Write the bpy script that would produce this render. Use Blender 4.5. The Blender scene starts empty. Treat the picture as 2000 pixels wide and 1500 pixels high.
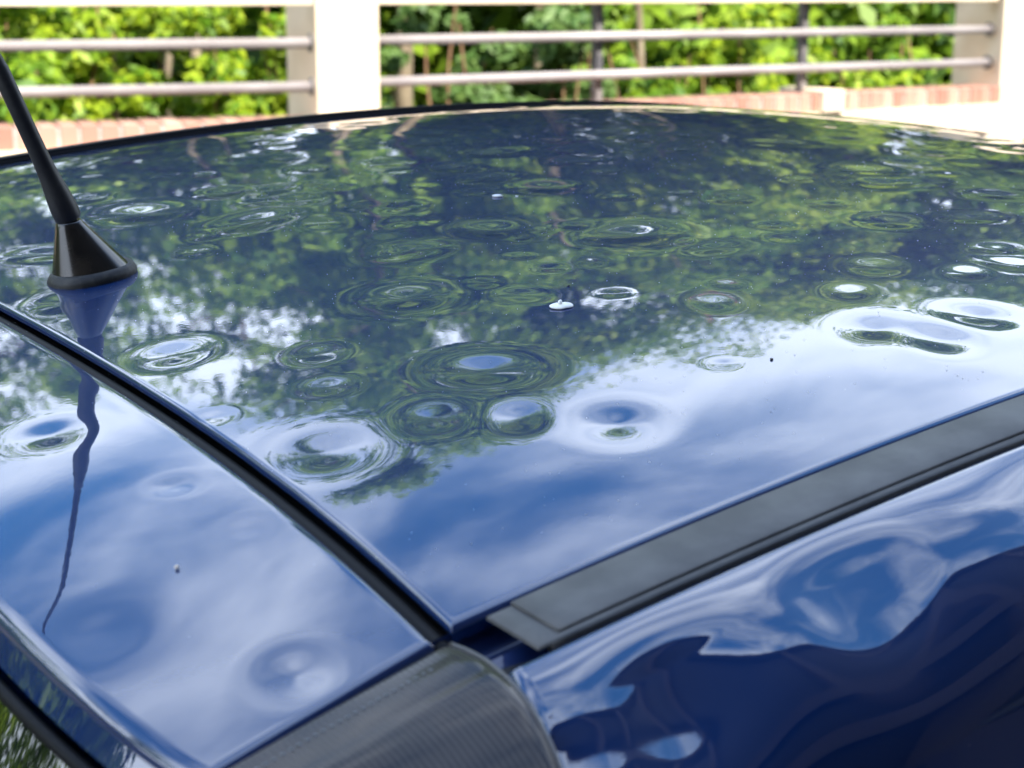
import bpy, bmesh, math, random
import numpy as np
from mathutils import Matrix, Vector
from math import radians, sin, cos, pi

random.seed(7)
rng = np.random.default_rng(11)
SC = bpy.context.scene
COL = SC.collection
ROOF_Z = 1.42                      # height of the roof edge above the car park

# ------------------------------------------------------------------ camera
CAM = Vector((-0.35096, -0.50985, 0.24402 + ROOF_Z))
cd = bpy.data.cameras.new('camera')
cd.sensor_width = 17.3
cd.lens = 3286.07 / 2000 * 17.3
cd.clip_start = 0.02
cd.clip_end = 2000
cd.dof.use_dof = True
cd.dof.focus_distance = 1.02
cd.dof.aperture_fstop = 6.0
cam = bpy.data.objects.new('camera', cd)
COL.objects.link(cam)
m = Matrix(((0.802024, 0.1367, -0.581439), (-0.59729, 0.186224, -0.780106), (0.001637, 0.972951, 0.231006))).to_4x4()
m.translation = CAM
cam.matrix_world = m
SC.camera = cam

# ------------------------------------------------------------------ sky
SUN_EL, SUN_AZ = radians(49), radians(-97)        # azimuth measured from +X towards +Y
w = bpy.data.worlds.new('World')
SC.world = w
w.use_nodes = True
nt = w.node_tree
N, Lk = nt.nodes, nt.links
N.clear()
sky = N.new('ShaderNodeTexSky')
sky.sky_type = 'NISHITA'
sky.sun_disc = False
sky.ozone_density = 1.5
sky.dust_density = 0.4
sky.sun_elevation = SUN_EL
sky.sun_rotation = pi / 2 - SUN_AZ
tc = N.new('ShaderNodeTexCoord')
sep = N.new('ShaderNodeSeparateXYZ')
Lk.new(tc.outputs['Generated'], sep.inputs[0])


def wm(op, a, b=None, c=None, clamp=False):
    n = N.new('ShaderNodeMath')
    n.operation = op
    n.use_clamp = clamp
    for i, v in enumerate((a, b, c)):
        if v is None:
            continue
        if isinstance(v, (int, float)):
            n.inputs[i].default_value = v
        else:
            Lk.new(v, n.inputs[i])
    return n.outputs[0]


zc = wm('MAXIMUM', sep.outputs[2], 0.0)
den = wm('ADD', zc, 0.22)
comb = N.new('ShaderNodeCombineXYZ')
Lk.new(wm('DIVIDE', sep.outputs[0], den), comb.inputs[0])
Lk.new(wm('DIVIDE', sep.outputs[1], den), comb.inputs[1])


def wnoise(scale, detail, rough, dist, off):
    mp = N.new('ShaderNodeMapping')
    mp.inputs['Location'].default_value = off
    mp.inputs['Rotation'].default_value = (0, 0, 0.5)
    mp.inputs['Scale'].default_value = (1.0, 1.2, 1)
    Lk.new(comb.outputs[0], mp.inputs[0])
    n = N.new('ShaderNodeTexNoise')
    n.inputs['Scale'].default_value = scale
    n.inputs['Detail'].default_value = detail
    n.inputs['Roughness'].default_value = rough
    n.inputs['Distortion'].default_value = dist
    Lk.new(mp.outputs[0], n.inputs['Vector'])
    return n.outputs['Fac']


n1 = wnoise(2.4, 7, 0.5, 0.5, (15.3, 2.6, 0))
n2 = wnoise(4.8, 5, 0.5, 0.4, (0.4, 7.7, 0))
nn = wm('ADD', wm('MULTIPLY', n1, 0.75), wm('MULTIPLY', n2, 0.25))
# cloud cover thickens towards the horizon, as seen edge on
cov = wm('ADD', nn, wm('MAXIMUM', wm('MULTIPLY', wm('SUBTRACT', 0.555, zc), 0.95), -0.02))
mask = N.new('ShaderNodeMapRange')
mask.interpolation_type = 'SMOOTHSTEP'
mask.inputs['From Min'].default_value = 0.37
mask.inputs['From Max'].default_value = 0.68
Lk.new(cov, mask.inputs['Value'])
hs = N.new('ShaderNodeHueSaturation')
hs.inputs['Saturation'].default_value = 1.85
Lk.new(sky.outputs[0], hs.inputs['Color'])
mix = N.new('ShaderNodeMix')
mix.data_type = 'RGBA'
Lk.new(wm('MULTIPLY_ADD', mask.outputs[0], 0.95, 0.05), mix.inputs['Factor'])
Lk.new(hs.outputs[0], mix.inputs['A'])
mix.inputs['B'].default_value = (7.4, 8.4, 10.0, 1)
bg = N.new('ShaderNodeBackground')
bg.inputs['Strength'].default_value = 0.15
Lk.new(mix.outputs['Result'], bg.inputs['Color'])
wo = N.new('ShaderNodeOutputWorld')
Lk.new(bg.outputs[0], wo.inputs['Surface'])

# ------------------------------------------------------------------ sun
sd = bpy.data.lights.new('sun', 'SUN')
sd.energy = 4.3
sd.angle = radians(0.53)
sd.color = (1.0, 0.95, 0.87)
sun = bpy.data.objects.new('sun', sd)
COL.objects.link(sun)
sdir = Vector((cos(SUN_EL) * cos(SUN_AZ), cos(SUN_EL) * sin(SUN_AZ), sin(SUN_EL)))
sun.rotation_euler = sdir.to_track_quat('Z', 'Y').to_euler()
sun.location = (0, -6, 12)

SC.view_settings.view_transform = 'Standard'
SC.view_settings.look = 'None'
SC.view_settings.gamma = 1
SC.view_settings.use_curve_mapping = False
SC.view_settings.exposure = 1.62

# ------------------------------------------------------------------ helpers


def link_obj(name, me, mat=None, parent=None, smooth=False):
    o = bpy.data.objects.new(name, me)
    COL.objects.link(o)
    if mat is not None and not me.materials:
        me.materials.append(mat)
    if smooth:
        me.polygons.foreach_set('use_smooth', [True] * len(me.polygons))
    if parent:
        o.parent = parent
    return o


def tag(o, label=None, cat=None, group=None, kind=None):
    if label:
        o['label'] = label
    if cat:
        o['category'] = cat
    if group:
        o['group'] = group
    if kind:
        o['kind'] = kind
    return o


def empty(name, loc=(0, 0, 0), label=None, cat=None, group=None):
    o = bpy.data.objects.new(name, None)
    COL.objects.link(o)
    o.location = loc
    o.empty_display_size = 0.1
    return tag(o, label, cat, group)


def np_mesh(name, V, F):
    """V (n,3), F (m,4) or (m,3)"""
    me = bpy.data.meshes.new(name)
    V = np.ascontiguousarray(V, dtype=np.float32)
    F = np.ascontiguousarray(F, dtype=np.int32)
    k = F.shape[1]
    me.vertices.add(len(V))
    me.vertices.foreach_set('co', V.ravel())
    me.loops.add(F.size)
    me.loops.foreach_set('vertex_index', F.ravel())
    me.polygons.add(len(F))
    me.polygons.foreach_set('loop_start', np.arange(0, F.size, k, dtype=np.int32))
    me.polygons.foreach_set('loop_total', np.full(len(F), k, dtype=np.int32))
    me.update(calc_edges=True)
    return me


def grid_faces(nu, nv, flip=False):
    i, j = np.meshgrid(np.arange(nu - 1), np.arange(nv - 1), indexing='ij')
    a = i * nv + j
    q = np.stack([a, a + nv, a + nv + 1, a + 1], -1).reshape(-1, 4)
    return q[:, ::-1] if flip else q


def grid_obj(name, X, Y, Z, mat, parent=None, flip=False, smooth=True):
    V = np.stack([X, Y, Z], -1).reshape(-1, 3)
    me = np_mesh(name, V, grid_faces(X.shape[0], X.shape[1], flip))
    return link_obj(name, me, mat, parent, smooth)


class MB:
    """collects simple shapes into one mesh"""

    def __init__(s):
        s.bm = bmesh.new()

    def box(s, lo, hi, M=None, bevel=0):
        r = bmesh.ops.create_cube(s.bm, size=1)
        vs = r['verts']
        c = [(a + b) / 2 for a, b in zip(lo, hi)]
        d = [abs(b - a) for a, b in zip(lo, hi)]
        bmesh.ops.scale(s.bm, vec=d, verts=vs)
        bmesh.ops.translate(s.bm, vec=c, verts=vs)
        if bevel:
            es = list({e for v in vs for e in v.link_edges})
            rr = bmesh.ops.bevel(s.bm, geom=es, offset=bevel, segments=2, affect='EDGES', profile=0.6)
            vs = list({v for f in rr['faces'] for v in f.verts} | {v for v in vs if v.is_valid})
        if M is not None:
            bmesh.ops.transform(s.bm, matrix=M, verts=vs)
        return s

    def tube(s, pts, radii, seg=16, cap=True):
        pts = [Vector(p) for p in pts]
        rings = []
        prev = None
        for i, p in enumerate(pts):
            t = (pts[min(i + 1, len(pts) - 1)] - pts[max(i - 1, 0)]).normalized()
            if prev is None:
                a = t.orthogonal().normalized()
            else:
                a = (prev - t * prev.dot(t)).normalized()
            prev = a
            b = t.cross(a)
            r = radii[i] if hasattr(radii, '__len__') else radii
            rings.append([s.bm.verts.new(p + (a * cos(k * 2 * pi / seg) + b * sin(k * 2 * pi / seg)) * r) for k in range(seg)])
        for r0, r1 in zip(rings, rings[1:]):
            for k in range(seg):
                s.bm.faces.new((r0[k], r0[(k + 1) % seg], r1[(k + 1) % seg], r1[k]))
        if cap:
            s.bm.faces.new(rings[0][::-1])
            s.bm.faces.new(rings[-1])
        return s

    def build(s, name, mat, parent=None, smooth=False):
        me = bpy.data.meshes.new(name)
        bmesh.ops.recalc_face_normals(s.bm, faces=s.bm.faces)
        s.bm.to_mesh(me)
        s.bm.free()
        o = link_obj(name, me, mat, parent)
        if smooth:
            me.polygons.foreach_set('use_smooth', [True] * len(me.polygons))
        return o


# ------------------------------------------------------------------ materials


def mat(name, base=(.5, .5, .5), rough=.5, metal=0., coat=0., coat_rough=.01, coat_ior=1.5, spec=.5, ior=1.5):
    M = bpy.data.materials.new(name)
    M.use_nodes = True
    b = M.node_tree.nodes['Principled BSDF']
    b.inputs['Base Color'].default_value = (*base, 1)
    b.inputs['Roughness'].default_value = rough
    b.inputs['Metallic'].default_value = metal
    b.inputs['Coat Weight'].default_value = coat
    b.inputs['Coat Roughness'].default_value = coat_rough
    b.inputs['Coat IOR'].default_value = coat_ior
    b.inputs['Specular IOR Level'].default_value = spec
    b.inputs['IOR'].default_value = ior
    return M, M.node_tree, b


def noise_col(nt, b, c0, c1, scale, detail=5, lo=.35, hi=.65, coord='Object', rough=.55, vec=None, socket='Base Color'):
    t = nt.nodes.new('ShaderNodeTexCoord')
    n = nt.nodes.new('ShaderNodeTexNoise')
    n.inputs['Scale'].default_value = scale
    n.inputs['Detail'].default_value = detail
    n.inputs['Roughness'].default_value = rough
    if vec:
        mp = nt.nodes.new('ShaderNodeMapping')
        mp.inputs['Scale'].default_value = vec
        nt.links.new(t.outputs[coord], mp.inputs[0])
        nt.links.new(mp.outputs[0], n.inputs['Vector'])
    else:
        nt.links.new(t.outputs[coord], n.inputs['Vector'])
    r = nt.nodes.new('ShaderNodeValToRGB')
    r.color_ramp.elements[0].position = lo
    r.color_ramp.elements[1].position = hi
    r.color_ramp.elements[0].color = (*c0, 1)
    r.color_ramp.elements[1].color = (*c1, 1)
    nt.links.new(n.outputs['Fac'], r.inputs[0])
    nt.links.new(r.outputs[0], b.inputs[socket])
    return n, r


def bump(nt, b, height_out, strength=.3, dist=.001, socket='Normal'):
    bp = nt.nodes.new('ShaderNodeBump')
    bp.inputs['Strength'].default_value = strength
    bp.inputs['Distance'].default_value = dist
    nt.links.new(height_out, bp.inputs['Height'])
    nt.links.new(bp.outputs[0], b.inputs[socket])
    return bp


# metallic blue car paint under clear lacquer, with fine dust lying on it
PAINT, nt, b = mat('blue_paint', (.0008, .018, .084), .5, .05, 1.0, .008, 1.95, .1)
t = nt.nodes.new('ShaderNodeTexCoord')
vo = nt.nodes.new('ShaderNodeTexVoronoi')
vo.inputs['Scale'].default_value = 170
nt.links.new(t.outputs['Object'], vo.inputs['Vector'])
nz = nt.nodes.new('ShaderNodeTexNoise')
nz.inputs['Scale'].default_value = 9
nz.inputs['Detail'].default_value = 6
nt.links.new(t.outputs['Object'], nz.inputs['Vector'])
wn = nt.nodes.new('ShaderNodeSeparateColor')
nt.links.new(vo.outputs['Color'], wn.inputs[0])


def mth(nt, op, a, b_=None, clamp=False):
    n = nt.nodes.new('ShaderNodeMath')
    n.operation = op
    n.use_clamp = clamp
    for i, v in enumerate((a, b_)):
        if v is None:
            continue
        if isinstance(v, (int, float)):
            n.inputs[i].default_value = v
        else:
            nt.links.new(v, n.inputs[i])
    return n.outputs[0]


rad = mth(nt, 'MULTIPLY', mth(nt, 'SUBTRACT', wn.outputs[0], .90), 1.1)        # only one cell in five holds a speck
spk = mth(nt, 'LESS_THAN', vo.outputs['Distance'], rad)
dust = mth(nt, 'MULTIPLY', spk, mth(nt, 'MULTIPLY', mth(nt, 'SUBTRACT', nz.outputs['Fac'], .40), 3.0, True), True)
dm = nt.nodes.new('ShaderNodeMix')
dm.data_type = 'RGBA'
nt.links.new(mth(nt, 'MULTIPLY', dust, .55), dm.inputs['Factor'])
dm.inputs['A'].default_value = (.0008, .018, .084, 1)
dm.inputs['B'].default_value = (.5, .5, .46, 1)
nt.links.new(dm.outputs['Result'], b.inputs['Base Color'])
nt.links.new(mth(nt, 'SUBTRACT', 1.0, mth(nt, 'MULTIPLY', dust, .6)), b.inputs['Coat Weight'])

op = nt.nodes.new('ShaderNodeTexNoise')
op.inputs['Scale'].default_value = 330
op.inputs['Detail'].default_value = 2
nt.links.new(t.outputs['Object'], op.inputs['Vector'])
bump(nt, b, op.outputs['Fac'], .018, .0004, 'Coat Normal')

DITCHPAINT, nt, b = mat('channel_paint', (.006, .022, .1), .45, .2, .8, .05)  # blue paint of the trough under the roof strip
RUBBER, nt, b = mat('black_rubber', (.012, .012, .013), .42)
noise_col(nt, b, (.009, .009, .01), (.02, .019, .018), 90)
FARTRIM, nt, b = mat('black_trim', (.010, .010, .011), .65, spec=.12)
SEAL, nt, b = mat('glossy_seal', (.004, .004, .005), .55, spec=.15)
TRIM, nt, b = mat('grey_trim', (.13, .14, .15), .6, spec=.45)
n_, r_ = noise_col(nt, b, (.066, .066, .066), (.115, .113, .108), 35, 10)
n2_ = nt.nodes.new('ShaderNodeTexNoise')
n2_.inputs['Scale'].default_value = 900
n2_.inputs['Detail'].default_value = 3
bump(nt, b, n2_.outputs['Fac'], .25, .0004)
MASTB, nt, b = mat('antenna_rubber', (.012, .0115, .011), .5)
noise_col(nt, b, (.009, .009, .009), (.02, .019, .017), 120)
CONE, nt, b = mat('antenna_plastic', (.012, .010, .008), .22, spec=.6)
noise_col(nt, b, (.008, .007, .006), (.028, .022, .016), 60)
GASK, nt, b = mat('antenna_gasket', (.015, .014, .013), .6)
n_, r_ = noise_col(nt, b, (.009, .009, .009), (.05, .045, .035), 160, lo=.45, hi=.8)
bump(nt, b, n_.outputs['Fac'], .5, .001)
GLASS, nt, b = mat('dark_glass', (.006, .007, .007), .02, spec=.8, ior=1.6)
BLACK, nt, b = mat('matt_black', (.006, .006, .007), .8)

# smoked tail lamp lens: smooth surface over vertical fluting
LENS, nt, b = mat('smoked_lens', (.03, .035, .05), .45, 0, .6, .06, 1.36, .15)
t = nt.nodes.new('ShaderNodeTexCoord')
wv = nt.nodes.new('ShaderNodeTexWave')
wv.wave_type = 'BANDS'
wv.bands_direction = 'X'
wv.inputs['Scale'].default_value = 120
wv.inputs['Distortion'].default_value = .9
wv.inputs['Detail'].default_value = 1
nt.links.new(t.outputs['Object'], wv.inputs['Vector'])
n_ = nt.nodes.new('ShaderNodeTexNoise')
n_.inputs['Scale'].default_value = 22
n_.inputs['Detail'].default_value = 7
nt.links.new(t.outputs['Object'], n_.inputs['Vector'])
sx = nt.nodes.new('ShaderNodeMix')
sx.data_type = 'RGBA'
sx.inputs['A'].default_value = (.009, .0075, .009, 1)
sx.inputs['B'].default_value = (.021, .018, .022, 1)
nt.links.new(wv.outputs['Fac'], sx.inputs['Factor'])
rp = nt.nodes.new('ShaderNodeValToRGB')
rp.color_ramp.elements[0].position = .42
rp.color_ramp.elements[1].position = .66
nt.links.new(n_.outputs['Fac'], rp.inputs[0])
s2 = nt.nodes.new('ShaderNodeMix')
s2.data_type = 'RGBA'
nt.links.new(mth(nt, 'MULTIPLY', rp.outputs[0], .55), s2.inputs['Factor'])
nt.links.new(sx.outputs['Result'], s2.inputs['A'])
s2.inputs['B'].default_value = (.075, .050, .036, 1)
nt.links.new(s2.outputs['Result'], b.inputs['Base Color'])
bump(nt, b, wv.outputs['Fac'], .5, .0008)
RIM, nt, b = mat('lens_rim', (.07, .065, .06), .4, coat=.3)

PLASTER, nt, b = mat('white_plaster', (.8, .78, .74), .85)
n_, r_ = noise_col(nt, b, (.68, .53, .36), (.80, .66, .48), 3.0, 8)
bump(nt, b, n_.outputs['Fac'], .3, .004)
BEIGE, nt, b = mat('rail_paint', (.62, .56, .52), .55)
noise_col(nt, b, (.27, .235, .225), (.36, .32, .30), 4, 6)
STEEL, nt, b = mat('dark_steel', (.12, .11, .11), .6)
noise_col(nt, b, (.07, .065, .07), (.2, .18, .17), 12)
BRICK, nt, b = mat('red_brick', (.36, .13, .08), .9)
oi = nt.nodes.new('ShaderNodeObjectInfo')
rp = nt.nodes.new('ShaderNodeValToRGB')
rp.color_ramp.elements[0].color = (.34, .16, .11, 1)
rp.color_ramp.elements[1].color = (.56, .33, .24, 1)
nt.links.new(oi.outputs['Random'], rp.inputs[0])
nt.links.new(rp.outputs[0], b.inputs['Base Color'])
n_ = nt.nodes.new('ShaderNodeTexNoise')
n_.inputs['Scale'].default_value = 60
bump(nt, b, n_.outputs['Fac'], .4, .004)
MORTAR, nt, b = mat('mortar', (.45, .40, .36), .95)
noise_col(nt, b, (.38, .33, .3), (.52, .48, .44), 30)
ASPHALT, nt, b = mat('asphalt', (.05, .05, .05), .9)
noise_col(nt, b, (.035, .035, .036), (.07, .068, .065), 40, 8)
SOIL, nt, b = mat('wood_floor_soil', (.06, .05, .03), 1)
noise_col(nt, b, (.035, .05, .015), (.10, .075, .045), 1.2, 8)
BARK, nt, b = mat('tan_bark', (.3, .22, .15), .95)
n_, r_ = noise_col(nt, b, (.12, .085, .05), (.30, .24, .155), 9, 8, vec=(1, 1, .2))
bump(nt, b, n_.outputs['Fac'], .8, .02)
BARK2, nt, b = mat('reddish_bark', (.2, .11, .06), .95)
noise_col(nt, b, (.12, .06, .03), (.34, .19, .10), 9, 8, vec=(1, 1, .2))
CONC, nt, b = mat('brown_concrete', (.10, .08, .075), .95)
noise_col(nt, b, (.035, .028, .028), (.07, .055, .052), .9, 8, vec=(1, 1, .25))


def leaf_mat(name, c0, c1, trans=.45):
    M = bpy.data.materials.new(name)
    M.use_nodes = True
    nt = M.node_tree
    b = nt.nodes['Principled BSDF']
    b.inputs['Roughness'].default_value = .5
    b.inputs['Specular IOR Level'].default_value = .35
    g = nt.nodes.new('ShaderNodeNewGeometry')
    r = nt.nodes.new('ShaderNodeValToRGB')
    r.color_ramp.elements[0].color = (*c0, 1)
    r.color_ramp.elements[1].color = (*c1, 1)
    nt.links.new(g.outputs['Random Per Island'], r.inputs[0])
    nt.links.new(r.outputs[0], b.inputs['Base Color'])
    tr = nt.nodes.new('ShaderNodeBsdfTranslucent')
    nt.links.new(r.outputs[0], tr.inputs['Color'])
    mx = nt.nodes.new('ShaderNodeMixShader')
    mx.inputs[0].default_value = trans
    nt.links.new(b.outputs[0], mx.inputs[1])
    nt.links.new(tr.outputs[0], mx.inputs[2])
    nt.links.new(mx.outputs[0], nt.nodes['Material Output'].inputs['Surface'])
    return M


LEAF_A = leaf_mat('green_leaves', (.06, .16, .010), (.33, .48, .030))
LEAF_B = leaf_mat('lime_leaves', (.10, .22, .012), (.42, .52, .02))
LEAF_C = leaf_mat('bluish_leaves', (.07, .15, .03), (.18, .28, .07))
LEAF_E = leaf_mat('wood_leaves', (.03, .09, .006), (.28, .42, .028))
LEAF_D = leaf_mat('dark_green_leaves', (.03, .09, .008), (.11, .22, .018))  # darker green leaves, used for whole crowns

# ------------------------------------------------------------------ ground and air
RH, GH = Vector((.8020, -.5973, 0)), Vector((.5973, .8020, 0))    # level directions right of and ahead of the photographer


def bgp(lat, dep, z=0.0):
    v = CAM + RH * lat + GH * dep
    return Vector((v.x, v.y, z))


def sheet(name, x0, x1, y0, y1, z, mt):
    me = np_mesh(name, np.array([(x0, y0, z), (x1, y0, z), (x1, y1, z), (x0, y1, z)]), np.array([(0, 1, 2, 3)]))
    return tag(link_obj(name, me, mt), kind='structure')


sheet('ground', -600, 600, -600, 600, -.008, SOIL)
sheet('car_park', -14, 20, -9, 5.0, 0, ASPHALT)

# ------------------------------------------------------------------ the car
W = 1.10
P2, UP, P3, UQ, CC, Q4, TV = .09862, .79095, .13126, .84993, .01944, .8135, .03811
BOW = -.02118


def Lz(u):
    return -P2 * (u - UP) ** 2 - P3 * np.maximum(u - UQ, 0) ** 3


def roof_z(u, v):
    t = (v - W / 2) / (W / 2)
    t = np.clip(t, -1.06, 1.06)
    return Lz(u) - Lz(0.0) + CC * (1 - (1 - Q4) * t ** 2 - Q4 * t ** 4) + TV * v


# hail dents: (u, v, radius of the ring, strength)
DENTS = [(0.1877, 0.7913, 0.0237, 1.2), (0.193, 0.7002, 0.0468, 1.2), (0.2293, 0.5976, 0.0384, 1.0), (0.0921, 0.6398, 0.0341, 1.1), (0.1877, 0.5855, 0.0169, 0.9), (0.1647, 0.5475, 0.0163, 0.9), (0.0499, 0.5093, 0.0322, 1), (0.0528, 0.3528, 0.0282, 1.1), (0.1083, 0.2873, 0.02, 1.0), (0.0853, 0.2376, 0.0176, 0.9), (0.1596, 0.1979, 0.0368, 1.75), (0.1012, 0.1628, 0.0267, 1.2), (0.1328, 0.1328, 0.024, 1.2), (0.1647, 0.0962, 0.0313, 1.45), (0.0416, 0.1666, 0.037, 1.35), (0.0221, 0.2456, 0.0145, 0.6), (0.2009, 0.3376, 0.0407, 1.1), (0.3351, 0.4348, 0.0341, 1.0), (0.3596, 0.4082, 0.0161, 0.8), (0.4031, 0.3529, 0.0458, 1.2), (0.4555, 0.5291, 0.0322, 1), (0.4297, 0.7144, 0.0289, 1), (0.4531, 0.6519, 0.0281, 0.9), (0.518, 0.6904, 0.0294, 0.9), (0.5825, 0.6311, 0.0248, 0.9), (0.6074, 0.7137, 0.0261, 0.8), (0.6803, 0.6798, 0.0337, 1), (0.6622, 0.6001, 0.0207, 0.9), (0.7707, 0.7728, 0.0234, 0.8), (0.4704, 0.457, 0.0175, 0.8), (0.5257, 0.393, 0.0212, 0.9), (0.4848, 0.3099, 0.0162, 0.9), (0.4625, 0.2781, 0.0139, 0.8), (0.3243, 0.1979, 0.0212, 1), (0.3553, 0.2196, 0.0125, 0.9), (0.2928, 0.2512, 0.0123, 0.9), (0.2575, 0.1186, 0.0109, 0.8), (0.5581, 0.2683, 0.0294, 1.4), (0.6687, 0.3806, 0.0394, 1.1), (0.7079, 0.4264, 0.0411, 1.1), (0.7745, 0.4292, 0.0359, 1), (0.703, 0.2917, 0.0284, 1), (0.6152, 0.2432, 0.0282, 1), (0.4544, 0.1899, 0.0263, 1), (0.5527, 0.1745, 0.0192, 1.4), (0.5291, 0.1442, 0.0253, 1.4), (0.4897, 0.1465, 0.0197, 1.4), (0.3999, 0.1612, 0.0187, 1.3), (0.3618, 0.1072, 0.0292, 1.7), (0.3777, 0.0752, 0.029, 1.7), (0.4263, 0.088, 0.0273, 1.7), (0.4176, 0.8806, 0.0194, 0.8), (0.3666, 0.745, 0.0221, 0.8), (0.3397, 0.6576, 0.0166, 0.8), (0.273, 0.8175, 0.0202, 0.6), (0.2384, 0.8991, 0.0234, 0.6), (0.5324, 0.5499, 0.019, 0.8), (0.2693, 0.716, 0.0253, 0.8), (0.9439, 0.6858, 0.0296, 0.8), (1.028, 0.6431, 0.0219, 0.9), (0.7453, 0.5754, 0.0236, 0.8), (1.034, 0.5387, 0.0239, 0.8), (0.8802, 0.7543, 0.0242, 0.7), (0.2987, 0.6931, 0.0147, 0.8), (0.2944, 0.9595, 0.0221, 0.6), (0.5492, 0.8464, 0.0224, 0.7), (0.4804, 0.8467, 0.0219, 0.7), (0.6278, 0.4239, 0.0166, 0.8), (0.7504, 0.3768, 0.0195, 0.8),
         (-0.0448, 0.2931, 0.027, 1.1), (-0.028, 0.1867, 0.0146, 0.9), (-0.1066, 0.0895, 0.0316, 0.55), (-0.0619, 0.0134, 0.0240, 1.5), (-0.0244, 0.1234, 0.0171, 0.35)]
rr = np.random.default_rng(5)
for _ in range(190):      # the far and front parts of the roof are peppered too
    DENTS.append((rr.uniform(.25, 1.5), rr.uniform(.28, 1.05), rr.uniform(.011, .036), rr.uniform(.25, .95)))
WAVES = [(rr.uniform(4, 15), rr.uniform(0, 2 * pi), rr.uniform(0, 2 * pi)) for _ in range(14)]


def dent_z(X, Y):
    Z = np.zeros_like(X)
    for u, v, R, s in DENTS:
        sg = R * .60
        k = 3.4 * sg
        mk = (np.abs(X - u) < k) & (np.abs(Y - v) < k)
        if not mk.any():
            continue
        r2 = ((X[mk] - u) ** 2 + (Y[mk] - v) ** 2) / sg ** 2
        h1 = (u * 7919 + v * 104729) % 1.0
        h2 = (u * 3571 + v * 7907) % 1.0
        an = h2 * pi
        du_, dv_ = X[mk] - u, Y[mk] - v
        p_, q_ = du_ * cos(an) + dv_ * sin(an), -du_ * sin(an) + dv_ * cos(an)
        el = 1 + .28 * (h1 - .3)
        r2 = ((p_ / el) ** 2 + (q_ * el) ** 2) / sg ** 2
        d = .054 * s * sg
        ci = .16 * h2
        Z[mk] -= d * ((1 - ci) * np.exp(-r2 ** (.9 + .3 * h1)) + ci * np.exp(-r2 / .12))
        Z[mk] += d * .03 * np.exp(-(np.sqrt(r2) - 1.9) ** 2 / .3)
    # faint unevenness of the pressed sheet
    for f, a, ph in WAVES:
        Z += 3.2e-5 * 8 / f * np.sin(f * 2 * (X * cos(a) + Y * sin(a)) + ph)
    return Z


def rolled(s, r):
    """edge roll: s<0 runs round a radius r and then straight down. returns offset inward, drop"""
    ph = np.clip(-s / r, 0, pi / 2)
    off = np.where(s >= 0, r + s, r - r * np.sin(ph))
    drop = r - r * np.cos(ph) + np.maximum(-s - r * pi / 2, 0)
    drop = np.where(s >= 0, 0, drop)
    return off, drop


car = empty('parked_car', (0, 0, 0), 'dark blue metallic hatchback with hail dented roof, parked beside the railing', 'car')

roll = np.array([-.0100, -.0085, -.0068, -.0060, -.0052, -.0044, -.0036, -.0028, -.0020, -.0013, -.0006])
# roof
sv = np.concatenate([roll, np.arange(0, .5 - 1e-9, .0018), np.arange(.5, W - .012, .0026)])
side = W - .012
sv_lo, drop_lo = rolled(sv, .004)
hi = roll[::-1]
off_hi, drop_hi = rolled(hi, .004)
vv = np.concatenate([sv_lo, W - off_hi])
dv = np.concatenate([drop_lo, drop_hi])
su = np.concatenate([roll, np.arange(0, .62, .0018), np.arange(.62, 1.0, .003), np.arange(1.0, 1.70, .007)])
off_u, drop_u = rolled(su * .55, .0026)
off_u = np.where(su >= 0, .0026 + su, off_u)
U0, V0 = np.meshgrid(off_u, vv, indexing='ij')
DU, DV = np.meshgrid(drop_u, dv, indexing='ij')
bowv = BOW * ((2 * np.clip(V0, 0, W) / W - 1) ** 2 - 1)
X = U0 + bowv * np.clip(1 - U0 / .6, 0, 1)
# small rounding of the rear corners
Z = roof_z(X, V0) + ROOF_Z + dent_z(X, V0) - np.maximum(DU, DV)
roof = grid_obj('roof_panel', X, V0, Z, PAINT, car)

# tailgate top, behind the gap
hu = np.concatenate([roll * .7, np.arange(0, .105, .0018)])
ou, du = rolled(hu, .004)
tu = np.array([.0000, .0020, .0042, .0064, .0084, .0100, .0110])     # tail rounding, filled below
hv = np.concatenate([roll * .8, np.arange(0, .5, .0018), np.arange(.5, W - .01, .004), ])
ov, dv2 = rolled(hv, .004)
ovh, dvh = rolled((roll * .8)[::-1], .004)
vv = np.concatenate([ov, W - ovh])
dvv = np.concatenate([dv2, dvh])
# u parameter: top surface from the gap (0) to the tail edge, then round the tail radius, then down the face
depth = .122
nt_top = 64
q = np.linspace(0, 1, nt_top)[1:]
rows = []
roll_h = roll * .7
orl, drl = rolled(roll_h, .004)
vmid = np.clip(vv, 0, W)
sym = np.minimum(vv, W - vv)
rear = -.134 + .022 * np.exp(-np.maximum(sym + .016, 0) / .055)      # u of the tail edge
front = -.0105 + BOW * ((2 * vmid / W - 1) ** 2 - 1)                    # u of the gap edge
RX, RY, RZ = [], [], []
for o_, d_ in zip(orl, drl):
    RX.append(front - o_ + 0 * vv)
    RZ.append((front - o_, d_ + 0 * vv))
rt = .007
for qq in q:
    x = (front - .004) + (rear + rt - front + .004) * qq
    RX.append(x)
    RZ.append((x, 0 * vv))
for ph in np.linspace(0, 1, 8)[1:]:
    a = ph * radians(70)
    x = rear + rt - rt * 1.13 * np.sin(a)
    RX.append(x)
    RZ.append((rear + rt, rt * (1 - np.cos(a)) + .0008 * a + 0 * vv))
for k in range(1, 12):
    x = rear - .00045 * k
    RX.append(x)
    RZ.append((rear + rt, rt * (1 - cos(radians(70))) + .0011 + .00115 * k + 0 * vv))
X = np.array(RX)
XS = np.array([a for a, _ in RZ])
DR = np.array([d for _, d in RZ])
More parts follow.
